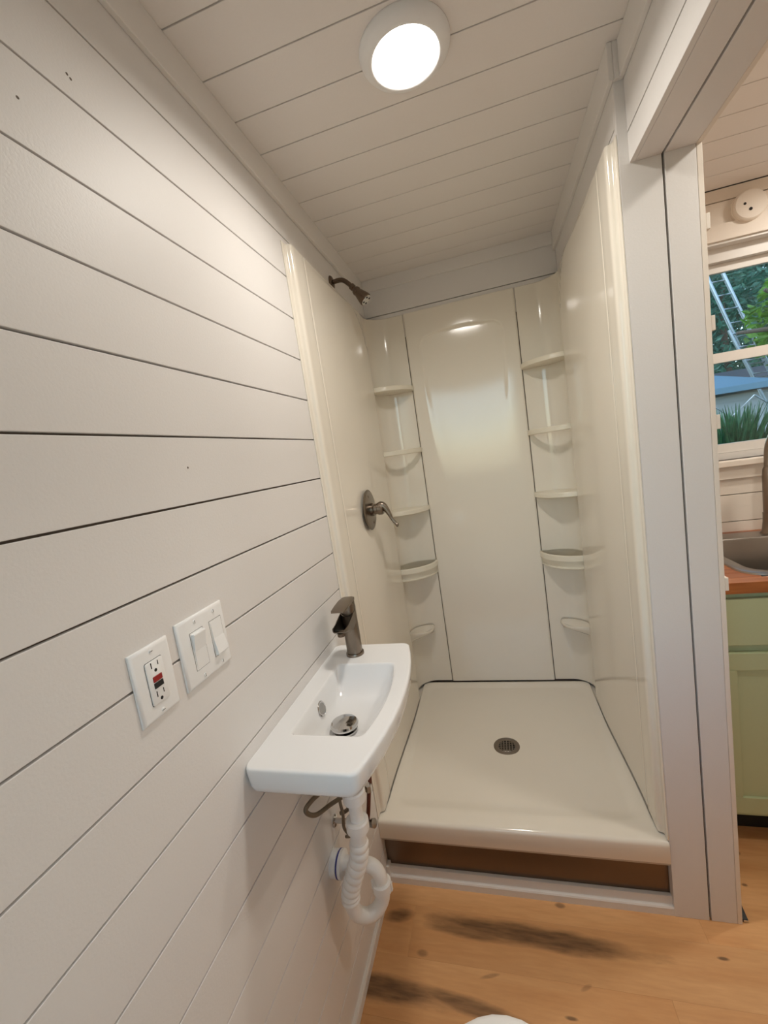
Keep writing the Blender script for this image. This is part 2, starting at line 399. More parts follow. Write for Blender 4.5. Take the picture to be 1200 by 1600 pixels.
# ------------------------------------------------------------------ kitchen shell
WX0, WX1, WZ0, WZ1 = 1.32, 2.12, 1.283, 2.200
wk = struct('wall_kitchen', B(XK - .02, XKR, YKW + .012, YKW + .05, 0, WZ0), 'gap')
for a in ((XK - .02, WX0, WZ0, CEIL), (WX1, XKR, WZ0, CEIL), (WX0, WX1, WZ1, CEIL)):
    obj('wall_panel', B(a[0], a[1], YKW + .012, YKW + .05, a[2], a[3]), 'gap', wk)
def kboard(x0, x1, zt, zb): obj('board', B(x0, x1, YKW, YKW + .012, zb + GAP / 2, zt - GAP / 2), 'kpaint', wk, bevel=.001)
for t, b in ((CEIL, 2.352), (2.352, 2.228)): kboard(XK, XKR, t, b)
for t, b in ((1.25, 1.128), (1.128, 1.005), (1.005, .88), (.88, .756), (.756, .63), (.63, .5), (.5, .38), (.38, .25), (.25, .12), (.12, 0)): kboard(XK, XKR, t, b)
for t, b in ((2.228, 2.10), (2.10, 1.98), (1.98, 1.85), (1.85, 1.73), (1.73, 1.6), (1.6, 1.48), (1.48, 1.36), (1.36, 1.25)):
    kboard(XK, WX0 - .05, t, b); kboard(WX1 + .05, XKR, t, b)
# kitchen window: casing, frame, two sashes
w1 = struct('window_1', B(WX0 - .06, WX1 + .06, YKW - .012, YKW, WZ1 - .002, 2.262), 'kpaint')
obj('casing', B(WX0 - .06, WX0, YKW - .012, YKW, WZ0, WZ1), 'kpaint', w1); obj('casing', B(WX1, WX1 + .06, YKW - .012, YKW, WZ0, WZ1), 'kpaint', w1)
obj('window_sill', B(WX0 - .08, WX1 + .08, YKW - .035, YKW + .05, WZ0 - .026, WZ0), 'kpaint', w1, bevel=.003)
obj('apron', B(WX0 - .06, WX1 + .06, YKW - .014, YKW, 1.20, WZ0 - .026), 'kpaint', w1, bevel=.002)
obj('head_jamb', B(WX0, WX1, YKW, YKW + .05, WZ1 - .012, WZ1), 'winframe', w1)
obj('frame', B(WX0, WX1, YKW + .05, YKW + .11, WZ1 - .065, WZ1), 'winframe', w1)
obj('frame', B(WX0, WX1, YKW + .05, YKW + .11, WZ0, WZ0 + .03), 'winframe', w1)
for x0, x1 in ((WX0, WX0 + .03), (WX1 - .03, WX1)): obj('frame', B(x0, x1, YKW + .05, YKW + .11, WZ0 + .03, WZ1 - .065), 'winframe', w1)
for nm, y0, za, zb in (('upper', YKW + .083, 1.715, WZ1 - .066), ('lower', YKW + .055, WZ0 + .031, 1.756)):
    s = obj('sash', B(WX0 + .03, WX1 - .03, y0, y0 + .025, zb - (.035 if nm == 'upper' else .042), zb), 'winframe', w1)
    obj('rail', B(WX0 + .03, WX1 - .03, y0, y0 + .025, za, za + (.042 if nm == 'upper' else .04)), 'winframe', s)
    for x0, x1 in ((WX0 + .03, WX0 + .065), (WX1 - .065, WX1 - .03)): obj('stile', B(x0, x1, y0, y0 + .025, za, zb), 'winframe', s)
    obj('pane', B(WX0 + .065, WX1 - .065, y0 + .010, y0 + .015, za + .03, zb - .03), 'glass', s)
wkr = struct('wall_kitchen_right', B(XKR, XKR + .06, YKR - .06, YKW + .06, 0, CEIL), 'kpaint')
wke = struct('wall_kitchen_rear', B(XH, 1.3, YKR - .06, YKR, 0, CEIL), 'kpaint')
obj('wall_panel', B(2.3, XKR, YKR - .06, YKR, 0, CEIL), 'kpaint', wke); obj('wall_panel', B(1.3, 2.3, YKR - .06, YKR, 2.25, CEIL), 'kpaint', wke)
struct('wall_living_left', B(XH, XH + .06, YKR, YREAR - .06, 0, CEIL), 'kpaint')
d1 = struct('door_1', B(1.3, 2.3, YKR - .05, YKR - .012, 0, 2.25), 'kpaint')
for a in ((1.42, 2.18, .2, .95), (1.42, 2.18, 1.1, 2.1)): obj('door_panel', B(a[0], a[1], YKR - .012, YKR - .004, a[2], a[3]), 'kpaint', d1, bevel=.003)
obj('door_knob', lathe(bmesh.new(), (1.37, YKR - .012, 1.0), (0, 1, 0), [(.012, 0), (.012, .03), (.026, .04), (.026, .055), (.01, .062)], 20), 'nickel', d1, smooth=True)

# floor strip under the shower (stepped white moulding)
st = prism(bmesh.new(), [(1.2615, 0), (1.2615, .024), (1.264, .0285), (1.271, .0300), (1.2725, .034), (1.2725, .046), (1.275, .0535), (1.280, .055), (1.2860, .0545), (1.2860, 0)], 0, .012, XR)
struct('trim_6', st, 'trim', smooth=25)
struct('trim_7', B(.0, .012, 1.2605, 1.288, 0, .066), 'trim', bevel=.002)

# brushed metal kick panel under the shower base
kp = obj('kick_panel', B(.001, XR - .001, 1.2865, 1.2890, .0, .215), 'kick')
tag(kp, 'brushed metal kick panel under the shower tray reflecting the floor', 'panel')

# ------------------------------------------------------------------ shower base
sb = thing('shower_tray', 'cream acrylic shower tray with sloped floor and raised front threshold', 'shower tray', (.4585, 1.715, 0))
XC = .4585; DYC = 1.694
def pan_z(x, y):
    u = abs(x - XC) / .425; v = (y - 1.70) / .46
    if v < 0: v = -v / (.40 / .46)
    v = min(v, 1.25); u = min(u, 1.1)
    d = (u ** 16 + v ** 16) ** (1 / 16)
    z = .2300 + .0170 * min(d, 1.0)
    z += .0105 * ss(.90, .985, d)
    e = max(abs(x - XC) - (.4395 - .0165 * ss(1.392, 1.892, y)), y - 2.1610)
    if y > 1.30: z -= .012 * ss(-.002, .004, e)
    f = ss(1.385, 1.305, y)
    z = z * (1 - f) + .2592 * f
    # soft coved ribs near the rear corners
    return z
xs = sorted(set([.001 + (.915) * i / 100 for i in range(101)] + [XC + s_ * d_ / 1000 for s_ in (-1, 1) for d_ in range(420, 446, 2)]))
ys = [1.2545 + .012 * (1 - math.cos(i * PI / 10)) for i in range(0, 6)] + [1.270 + i * .009 for i in range(1, 101)]
ys = sorted([y for y in ys if y < 2.155] + [2.159, 2.161, 2.163, 2.165, 2.168])
rows = []
for z in (.170, .1875): rows.append([(x, 1.268 if z < .18 else 1.2565, z) for x in xs])
rows.append([(x, 1.2545, .190) for x in xs]); rows.append([(x, 1.2545, .244) for x in xs])
for k in range(1, 7):
    a = k / 6 * PI / 2; rows.append([(x, 1.2545 + .014 * (1 - math.cos(a)), .2452 + .014 * math.sin(a)) for x in xs])
for y in ys:
    if y > 1.27: rows.append([(x, y, pan_z(x, y)) for x in xs])
obj('pan', grid(bmesh.new(), rows), 'acrylic', sb, smooth='all')
zd = pan_z(XC, DYC)
fl = obj('drain_flange', lathe(bmesh.new(), (XC, DYC, zd), (0, 0, 1), [(.0345, -.004), (.0345, .0022), (.036, .0030), (.052, .0030), (.0555, .0012), (.0565, -.003)], 40, False, False), 'nickel', sb, smooth=True)
obj('drain_well', lathe(bmesh.new(), (XC, DYC, zd + .0012), (0, 0, 1), [(.0342, -.0005), (.0342, 0)], 32), 'dark', fl)
gb = bmesh.new()
for i in range(-3, 4):
    o_ = i * .0115 - .0 ; hw = math.sqrt(max(.0342 ** 2 - o_ ** 2, 0))
    if hw > .004:
        box(gb, XC + o_ - .0018, XC + o_ + .0018, DYC - hw, DYC + hw, zd + .0012, zd + .0026)
        box(gb, XC - hw, XC + hw, DYC + o_ - .0018, DYC + o_ + .0018, zd + .0012, zd + .0027)
obj('grate', gb, 'nickel', fl)

# ------------------------------------------------------------------ shower surround
su = thing('shower_surround', 'cream glossy moulded shower surround with corner shelves', 'shower surround', (.4585, 2.16, .262))
ZB, ZT = .2645, 2.205
def mir(p, side): return p if side < 0 else (2 * XC - p[0], p[1], p[2])
base = [(.0005, 1.2605), (.0030, 1.2605), (.0042, 1.2620), (.0044, 1.2700), (.0044, 1.2790), (.0052, 1.2835), (.0080, 1.2862), (.0120, 1.2875), (.0155, 1.2888), (.0182, 1.2915), (.0198, 1.2960), (.0203, 1.302), (.0200, 1.312), (.0196, 1.33), (.0194, 1.35), (.0192, 1.374), (.0186, 1.3800), (.0160, 1.3830), (.0160, 1.3850), (.0186, 1.3880)]
y = 1.395
while y < 1.99: base.append((.0182, y)); y += .02
while y < 2.062: base.append((.0182 - .004 * ss(1.99, 2.06, y), y)); y += .0035
cx_, cy_, r_ = .1142, 2.068, .10
for k in range(1, 25):
    a = PI - k / 24 * PI / 2; base.append((cx_ + r_ * math.cos(a), cy_ + r_ * math.sin(a)))
for x in (.13, .15, .17, .185, .1905): base.append((x, 2.168))
base.append((.1915, 2.1715))
def bulge(y, z):
    y0, y1, z1 = 1.392, 2.014, 2.198
    r = .21
    f = ss(y0, y0 + .50, y)
    # rear-top rounded corner distance
    dy = y - (y1 - r); dz = z - (z1 - r)
    if dy > 0 and dz > 0: d = math.hypot(dy, dz) - r
    else: d = max(y - y1, z - z1)
    return .0165 * f * ss(.0, -.013, d)
zs = [ZB + i * .02 for i in range(int((1.95 - ZB) / .02))]
z = zs[-1] + .02
while z < ZT: zs.append(z); z += .0065
zs.append(ZT)
for side, nm in ((-1, 'side_panel'), (1, 'side_panel')):
    rows = []
    for z in zs:
        row = []
        for (x, y) in base:
            dx = bulge(y, z)
            row.append(mir((x + dx, y, z), side))
        rows.append(row)
    rows.append([mir((min(x, .0) if y < 2.05 else (0.0 if x < .03 else x), y if y < 2.05 else (y + .004), ZT + .003), side) for x, y in base])
    p = obj(nm, grid(bmesh.new(), rows), 'acrylic', su, smooth=50)
# back panel with a shallow scooped centre
DX0, DX1, DZ1, DR = .256, .661, 2.099, .05
def dome(x, z):
    cxm = (DX0 + DX1) / 2
    zt = DZ1 - .022 * ((x - cxm) / .2) ** 2
    ex = max(DX0 + DR - x, x - (DX1 - DR)); ez = z - (zt - DR)
    if ex > 0 and ez > 0: d = math.hypot(ex, ez) - DR
    else: d = max(ex, ez) - DR
    low = ss(2.02, 1.35, z)
    w = .010 + .07 * low
    u = (x - cxm) / .2025
    return -(.0046 + .0050 * max(0.0, 1 - u * u)) * (1 - .92 * low) * ss(0, -w, d)
XE = .1945
xb = [XE, XE + .0005, XE + .002, XE + .0045, XE + .008]
nb = 120
xb += [XE + .012 + (XC * 2 - 2 * XE - .024) * i / nb for i in range(nb + 1)]
xb += [2 * XC - v for v in reversed(xb[:5])]
yb_ = lambda x: 2.1715 if min(x - XE, 2 * XC - XE - x) < .0002 else 2.1605 + .0055 * (1 - min(1, min(x - XE, 2 * XC - XE - x) / .008)) ** 2
zs2 = [ZB + i * .03 for i in range(int((1.9 - ZB) / .03))]
z = zs2[-1] + .03
while z < ZT: zs2.append(z); z += .004
zs2.append(ZT)
rows = [[(x, yb_(x) - dome(x, z), z) for x in xb] for z in zs2] + [[(x, 2.1755, ZT + .003) for x in xb]]
obj('back_panel', grid(bmesh.new(), rows), 'acrylic', su, smooth='all')
# corner shelves
def shelf_plan(grow=0.0, n=14):
    back = []
    pts = [(.0150, 2.020)] + [(.0143, 2.068)]
    for k in range(1, 9):
        a = PI - k / 8 * PI / 2; pts.append((cx_ + r_ * math.cos(a), cy_ + r_ * math.sin(a)))
    pts.append((.196, 2.1675))
    a = Vector((.200, 2.1570)); b = Vector((.0145, 2.0125))
    d = (b - a); nrm = Vector((-d.y, d.x)).normalized()
    if nrm.dot(Vector((1, -1))) < 0: nrm = -nrm
    fr = []
    for i in range(n + 1):
        t = i / n; s = (1 - (2 * t - 1) ** 2)
        fr.append(a + d * t + nrm * (.050 * s ** .8 + grow * min(1, 4 * t * 1.0 + .2)))
    return [tuple(p) for p in pts] + [tuple(p) for p in fr]
def ring(plan, z, side, inset=0.0):
    c = Vector((.085, 2.11)); out = []
    for i, p in enumerate(plan):
        q = Vector(p)
        if i > 10: q = q + (c - q).normalized() * inset
        out.append(mir((q.x, q.y, z), side))
    return out
pl = shelf_plan()
for side in (-1, 1):
    for z in (1.858, 1.249):
        obj('shelf', loft(bmesh.new(), [ring(pl, z - .024, side, .005), ring(pl, z - .021, side, .0), ring(pl, z - .004, side, 0), ring(pl, z, side, .003)]), 'acrylic_shelf', su, smooth=35)
    # open washcloth bar: only the curved front band, no floor behind it
    z = 1.549; fr = pl[11:]; cB = Vector((.085, 2.11)); bar = []
    for i, p in enumerate(fr):
        q = Vector(p); n_in = (cB - q).normalized()
        bar.append([mir((*(q + n_in * dd), zz), side) for dd, zz in ((0, z - .021), (0, z - .003), (.003, z), (.017, z), (.020, z - .003), (.020, z - .021), (.017, z - .024), (.003, z - .024))])
    obj('washcloth_bar', loft(bmesh.new(), bar), 'acrylic_shelf', su, smooth=35)
    z = .953
    o = obj('shelf_basket', loft(bmesh.new(), [ring(pl, z - .070, side, .020), ring(pl, z - .066, side, .013), ring(pl, z - .061, side, .013), ring(pl, z - .059, side, .018), ring(pl, z - .026, side, .010), ring(pl, z - .025, side, -.003), ring(pl, z - .003, side, -.003), ring(pl, z, side, .0), ring(pl, z, side, .008), ring(pl, z - .052, side, .022)]), 'acrylic_shelf', su, smooth=35)
    # small moulded soap ledge
    def lp(s, z, d):
        pts = [(.0145, 2.046), (.0143, 2.068)]
        for k in range(1, 9):
            a = PI - k / 8 * PI / 2; pts.append((cx_ + r_ * math.cos(a), cy_ + r_ * math.sin(a)))
        A = Vector((.128, 2.167)); Bv = Vector((.0146, 2.044))
        for i in range(15):
            t = i / 14; q = A + (Bv - A) * t + Vector((.78, -.62)) * (.066 * s * (1 - (2 * t - 1) ** 2) ** .7); pts.append((q.x, q.y))
        return [mir((p[0], p[1], z), side) for p in pts]
    z = .598
    obj('soap_ledge', loft(bmesh.new(), [lp(.02, z - .050, 0), lp(.45, z - .034, 0), lp(.85, z - .019, 0), lp(.98, z - .008, 0), lp(1, z - .003, 0), lp(.97, z, 0), lp(.90, z, 0), lp(.82, z - .006, 0), lp(.55, z - .007, 0)]), 'acrylic', su, smooth=50)

# ------------------------------------------------------------------ shower head
sh = thing('showerhead', 'brushed nickel shower head on a short bent arm above the surround', 'shower head', (0, 1.70, 2.239))
obj('escutcheon', lathe(bmesh.new(), (0, 1.70, 2.239), (1, 0, 0), [(.0265, 0), (.0265, .003), (.022, .008), (.012, .011)], 32), 'nickel_dark', sh, smooth=True)
obj('arm', tube(bmesh.new(), smooth_path([(.004, 1.70, 2.239), (.03, 1.70, 2.241), (.052, 1.70, 2.236), (.072, 1.70, 2.218), (.086, 1.70, 2.200)], 5), .0088, 16), 'nickel_dark', sh, smooth=True)
ax = Vector((.62, 0, -.78)).normalized(); hc = Vector((.082, 1.70, 2.206))
hd = obj('head', lathe(bmesh.new(), hc, ax, [(.0100, -.004), (.0125, -.002), (.0125, .010), (.0105, .012), (.0105, .017), (.0150, .019), (.0175, .026), (.0175, .031), (.0160, .033), (.0225, .058), (.0258, .072), (.0258, .079), (.0235, .0815)], 32), 'nickel_dark', sh, smooth=35)
fc = obj('spray_face', lathe(bmesh.new(), hc, ax, [(.0232, .0805), (.0225, .0826), (.006, .0834)], 32), 'chrome', hd, smooth=True)
a_, b_ = frame_from(ax)
for k in range(4):
    t = k * PI / 2 + .6; p = hc + ax * .0828 + (a_ * math.cos(t) + b_ * math.sin(t)) * .015
    obj('nozzle', lathe(bmesh.new(), p, ax, [(.0042, 0), (.0038, .0012), (.0012, .0012)], 10), 'dark', hd)

# ------------------------------------------------------------------ shower valve
VY, VZ, VX = 1.630, 1.322, .0345
sv = thing('shower_valve', 'brushed nickel shower valve with round plate and curved lever', 'shower valve', (VX, VY, VZ))
pl_ = obj('cover_plate', lathe(bmesh.new(), (VX, VY, VZ), (1, 0, 0), [(.082, 0), (.083, .002), (.080, .0045), (.070, .0065), (.035, .0085), (.03, .009)], 48), 'nickel', sv, smooth=True)
for s in (-1, 1):
    obj('screw', lathe(bmesh.new(), (VX + .006, VY + s * .012, VZ - s * .055), (1, 0, 0), [(.005, 0), (.0045, .0025), (.001, .0028)], 12), 'nickel_dark', pl_, smooth=True)
obj('stem', lathe(bmesh.new(), (VX + .006, VY, VZ), (1, 0, 0), [(.027, 0), (.027, .014), (.022, .017), (.022, .030), (.025, .032), (.025, .048), (.020, .054)], 28), 'nickel', sv, smooth=35)
lv = []
pth = smooth_path([(VX + .042, VY, VZ + .004), (VX + .052, VY - .002, VZ + .012), (VX + .064, VY - .003, VZ + .006), (VX + .078, VY - .005, VZ - .018), (VX + .090, VY - .007, VZ - .046), (VX + .106, VY - .009, VZ - .070), (VX + .112, VY - .010, VZ - .074)], 4)
n_ = len(pth)
obj('lever', tube(bmesh.new(), pth, [.0215 - .0150 * min(1, i / (n_ * .62)) + (.0015 if i > n_ * .8 else 0) - (.004 if i == n_ - 1 else 0) for i in range(n_)], 16), 'nickel', sv, smooth=True)

# ------------------------------------------------------------------ wall sink
ws = thing('wall_sink', 'small white ceramic wall-hung sink with bowed front edge', 'sink', (0, .905, .87))
RZ = .962
def so(z, i, rr=.014): return rrect(.0005, .232 - i, .640 + i, 1.172 - i, rr, z, 5, 10, .041)
def si(z, x0, x1, y0, y1, rr, bow): return rrect(x0, x1, y0, y1, rr, z, 5, 10, bow)
rings = [si(.850, .03, .15, .78, .96, .02, .01), so(.874, .085), so(.8795, .060), so(.887, .036), so(.897, .020), so(.909, .0095), so(.922, .004), so(.945, .0008), so(.955, 0), so(.9590, .0008), so(.9612, .0030), so(RZ, .0062), so(RZ, .0085),
         si(RZ, .0445, .2175, .7425, 1.0515, .012, .020), si(RZ, .046, .216, .744, 1.050, .012, .020), si(RZ - .0012, .0485, .2135, .7465, 1.0475, .012, .020), si(RZ - .005, .0500, .2120, .7485, 1.0455, .013, .020),
         si(.930, .0545, .206, .755, 1.030, .014, .018), si(.905, .0590, .198, .765, 1.005, .016, .016), si(.889, .0650, .186, .780, .965, .022, .010), si(.8805, .078, .172, .800, .935, .026, .005), si(.8775, .10, .150, .830, .895, .022, .0)]
obj('basin', loft(bmesh.new(), rings), 'ceramic', ws, smooth=50)
ov = obj('overflow_ring', lathe(bmesh.new(), (.0562, .893, .926), (.965, 0, .26), [(.0185, -.003), (.0190, .0005), (.0170, .0022), (.0140, .0015), (.0140, .0006)], 28), 'chrome', ws, smooth=True)
obj('overflow_cap', lathe(bmesh.new(), (.0562, .893, .926), (.965, 0, .26), [(.0138, -.001), (.0132, .0016), (.002, .0022)], 24), 'steel', ov, smooth=True)
dr = obj('drain_stopper', lathe(bmesh.new(), (.117, .878, .8815), (0, 0, 1), [(.031, 0), (.031, .003), (.012, .004), (.012, .010), (.034, .0115), (.0345, .016), (.031, .0205), (.016, .0235), (.001, .0245)], 36), 'chrome', ws, smooth=40)

# ------------------------------------------------------------------ sink faucet
FX, FY = .082, 1.108
fa_ = thing('sink_faucet', 'brushed nickel single lever faucet standing on the sink deck', 'faucet', (FX, FY, RZ))
obj('base_ring', lathe(bmesh.new(), (FX, FY, RZ), (0, 0, 1), [(.0265, 0), (.0265, .006), (.0255, .0078), (.0215, .008)], 32), 'nickel', fa_, smooth=35)
def frr(cy, z, hx, hy, r, tz=0.0):
    P = rrect(FX - hx, FX + hx, cy - hy, cy + hy, r, z, 5, 3)
    return [(p[0], p[1], p[2] + tz * (p[1] - cy)) for p in P]
obj('column', loft(bmesh.new(), [frr(FY, RZ + .007, .0215, .0215, .017), frr(FY, RZ + .11, .0215, .0215, .017), frr(FY, RZ + .139, .0215, .0215, .017, .65)]), 'nickel', fa_, smooth=45)
# open trough spout: U section along -y
def usec(y, z, hw, h, t):
    pts = [(-hw, h), (-hw, h * .35), (-hw * .75, 0), (hw * .75, 0), (hw, h * .35), (hw, h), (hw - t, h), (hw - t, h * .4), (hw * .72 - t, t), (-hw * .72 + t, t), (-hw + t, h * .4), (-hw + t, h)]
    return [(FX + a, y, z + b) for a, b in pts]
obj('spout', loft(bmesh.new(), [usec(FY - .004, RZ + .082, .0212, .052, .0022), usec(FY - .03, RZ + .088, .0212, .040, .0022), usec(FY - .065, RZ + .097, .0208, .021, .002), usec(FY - .088, RZ + .1035, .020, .013, .002), usec(FY - .092, RZ + .106, .018, .009, .002)]), 'nickel', fa_, smooth=40)
obj('outlet', lathe(bmesh.new(), (FX, FY - .077, RZ + .102), (0, .12, -1), [(.0115, 0), (.0115, .010), (.009, .0105)], 20), 'nickel_dark', fa_, smooth=35)
obj('handle', loft(bmesh.new(), [frr(FY, RZ + .1405, .021, .021, .017, .65), frr(FY, RZ + .161, .021, .021, .017, .2), frr(FY - .002, RZ + .1680, .019, .019, .016, .1)]), 'nickel', fa_, smooth=45)
def hs_(y, z, hw, t): return [(FX - hw, y, z), (FX + hw, y, z), (FX + hw, y, z + t), (FX + hw * .6, y, z + t * 1.3), (FX - hw * .6, y, z + t * 1.3), (FX - hw, y, z + t)]
obj('lever_blade', loft(bmesh.new(), [hs_(FY + .016, RZ + .162, .019, .007), hs_(FY - .01, RZ + .1625, .0210, .007), hs_(FY - .045, RZ + .1615, .0215, .005), hs_(FY - .076, RZ + .1595, .0205, .0038), hs_(FY - .082, RZ + .159, .018, .0025)]), 'nickel', fa_, smooth=40)

# ------------------------------------------------------------------ drain trap under the sink
tp = thing('drain_trap', 'white plastic drain trap with ribbed flexible pipe under the sink', 'drain pipe', (.0, .90, .43))
obj('strainer_tail', lathe(bmesh.new(), (.112, .872, .885), (0, 0, -1), [(.019, 0), (.019, .08), (.0215, .082), (.0215, .155), (.0205, .157), (.0205, .165)], 24), 'nickel_dark', tp, smooth=35)
def nut(c, ax, r, h): return lathe(bmesh.new(), c, ax, [(r * .86, 0), (r, .003), (r, h - .003), (r * .86, h)], 20)
obj('slip_nut', nut((.112, .872, .724), (0, 0, -1), .0290, .030), 'pvc', tp, smooth=30)
obj('tailpiece', lathe(bmesh.new(), (.112, .872, .722), Vector((-.004, -.0, -.105)), [(.0168, 0), (.0168, .105)], 24), 'pvc', tp, smooth=True)
obj('slip_nut', nut((.1085, .872, .642), (-.04, 0, -1), .0290, .030), 'pvc', tp, smooth=30)
# corrugated pipe
cp = smooth_path([(.1075, .872, .618), (.1045, .871, .585), (.1000, .870, .545), (.086, .869, .505), (.070, .868, .465), (.058, .867, .430), (.0555, .867, .405)], 22)
rad = []
nribs = 11
for i in range(len(cp)):
    t = i / (len(cp) - 1); ph = (t * nribs) % 1.0
    rad.append(.0185 + .0065 * (math.sin(PI * ph) ** .5) if .17 < t < .985 else .0205)
obj('flexible_pipe', tube(bmesh.new(), cp, rad, 24), 'pvc', tp, smooth='all')
ub = smooth_path([(.0555, .867, .412), (.056, .868, .385), (.065, .874, .357), (.088, .885, .343), (.112, .898, .352), (.127, .907, .378), (.129, .909, .408)], 6)
obj('u_bend', tube(bmesh.new(), ub, .0185, 20), 'pvc', tp, smooth=True)
obj('slip_nut', nut((.129, .909, .396), (0, 0, 1), .0255, .030), 'pvc', tp, smooth=30)
for s in (-1, 1): obj('nut_wing', B(.129 + s * .0255 - .003, .129 + s * .0255 + .003, .905, .913, .400, .424), 'pvc', tp, bevel=.001)
eb = smooth_path([(.129, .909, .42), (.128, .909, .440), (.119, .909, .460), (.102, .909, .470), (.07, .909, .470), (.03, .909, .466), (.002, .909, .463)], 6)
obj('trap_arm', tube(bmesh.new(), eb, .0180, 20), 'pvc', tp, smooth=True)
wf = obj('wall_collar', lathe(bmesh.new(), (.0, .909, .463), (1, 0, 0), [(.033, 0), (.033, .016), (.030, .018), (.030, .020), (.034, .022), (.034, .030), (.024, .034), (.019, .034)], 28), 'plastic', tp, smooth=30)
obj('collar_ring', lathe(bmesh.new(), (.0185, .909, .463), (1, 0, 0), [(.030, -.001), (.0343, .0), (.0343, .0036), (.030, .005)], 28, False, False), 'blue', wf)

# supply hoses + stop valves
def hose(name, label, pts, mat, r=.0055):
    t = thing(name, label, 'water hose', pts[-1]); obj('tube', tube(bmesh.new(), smooth_path(pts, 6), r, 10), mat, t, smooth=True); return t
h1 = hose('supply_hose', 'braided supply hose looping under the near end of the sink', [(.095, 1.10, .885), (.085, 1.02, .76), (.05, .88, .735), (.028, .815, .738), (.020, .795, .728), (.032, .815, .700), (.05, .87, .682), (.075, .93, .66), (.070, .96, .615), (.035, .975, .565), (.012, .975, .552)], 'hose')
h2 = hose('supply_hose', 'dark supply hose hanging behind the drain tailpiece', [(.080, 1.10, .885), (.092, 1.05, .78), (.112, .99, .665), (.112, .965, .630), (.106, .955, .585), (.100, .955, .560)], 'copper')
obj('compression_nut', lathe(bmesh.new(), (.112, .968, .655), (0, 0, -1), [(.008, 0), (.0095, .002), (.0095, .02), (.008, .022)], 6), 'chrome', h2)
h3 = hose('supply_hose', 'thin braided hose curving left of the drain tailpiece', [(.062, 1.10, .885), (.045, 1.0, .72), (.033, .95, .64), (.040, .935, .590), (.036, .935, .548), (.046, .94, .520), (.03, .95, .505)], 'hose', .0042)
sv1 = thing('stop_valve', 'small chrome stop valve beside the ribbed drain pipe', 'valve', (0, .955, .545))
obj('valve_body', lathe(bmesh.new(), (0, .955, .548), (1, 0, 0), [(.016, 0), (.016, .003), (.007, .005), (.007, .085), (.010, .086), (.010, .108), (.006, .11)], 16), 'chrome', sv1, smooth=35)
obj('valve_handle', lathe(bmesh.new(), (.106, .955, .548), (.9, -.2, .3), [(.006, 0), (.011, .004), (.012, .014), (.008, .016)], 12), 'steel', sv1, smooth=35)

# ------------------------------------------------------------------ outlet and switches
OY0, OY1, OZ0, OZ1 = .453, .5285, 1.1785, 1.2910
ot = thing('power_outlet', 'white ground-fault outlet with red and black buttons on the board wall', 'outlet', (0, (OY0 + OY1) / 2, (OZ0 + OZ1) / 2))
def plate(y0, y1, z0, z1):
    def r(i, x): return [(x, y0 + i, z0 + i), (x, y1 - i, z0 + i), (x, y1 - i, z1 - i), (x, y0 + i, z1 - i)]
    return loft(bmesh.new(), [r(0, .0003), r(0, .002), r(.0012, .0042), r(.0035, .0058), r(.0055, .0062)])
obj('plate', plate(OY0, OY1, OZ0, OZ1), 'plastic', ot, smooth=50)
cy = (OY0 + OY1) / 2; cz = (OZ0 + OZ1) / 2
def yzr(y0, y1, z0, z1, r, x): return [(x, p[0], p[1]) for p in rrect(y0, y1, z0, z1, r, 0, 4, 2)]
obj('frame_gap', loft(bmesh.new(), [yzr(cy - .0172, cy + .0172, cz - .0342, cz + .0342, .003, .0055), yzr(cy - .0172, cy + .0172, cz - .0342, cz + .0342, .003, .0064)]), 'dark', ot)
obj('receptacle', loft(bmesh.new(), [yzr(cy - .0166, cy + .0166, cz - .0335, cz + .0335, .003, .0055), yzr(cy - .0166, cy + .0166, cz - .0335, cz + .0335, .003, .0078), yzr(cy - .0158, cy + .0158, cz - .0327, cz + .0327, .003, .0084)]), 'plastic', ot, smooth=50)
obj('test_button', B(.0075, .0098, cy - .0085, cy + .0085, cz - .0093, cz - .0007), 'black', ot, bevel=.0005)
obj('reset_button', B(.0075, .0098, cy - .0085, cy + .0085, cz + .0007, cz + .0093), 'red', ot, bevel=.0005)
for s in (1, -1):
    zz = cz + s * .0225 + .001
    obj('slot', B(.0082, .0086, cy - .0075, cy - .0058, zz - .001, zz + .008), 'dark', ot)
    obj('slot', B(.0082, .0086, cy + .0055, cy + .0070, zz, zz + .007), 'dark', ot)
    obj('ground_hole', lathe(bmesh.new(), (.0082, cy, zz - .006), (1, 0, 0), [(.0027, 0), (.0026, .0005)], 12), 'dark', ot)
for z in (OZ0 + .009, OZ1 - .009):
    s_ = obj('screw', lathe(bmesh.new(), (.006, cy, z), (1, 0, 0), [(.0034, 0), (.003, .0012), (.0005, .0014)], 14), 'plastic', ot, smooth=True)
    obj('screw_slot', B(.0071, .0076, cy - .0028, cy + .0028, z - .0004, z + .0004), 'dark', s_)
SY0, SY1, SZ0, SZ1 = .5485, .6705, 1.178, 1.297
sw = thing('light_switch', 'white double rocker light switch beside the outlet', 'light switch', (0, (SY0 + SY1) / 2, (SZ0 + SZ1) / 2))
obj('plate', plate(SY0, SY1, SZ0, SZ1), 'plastic', sw, smooth=50)
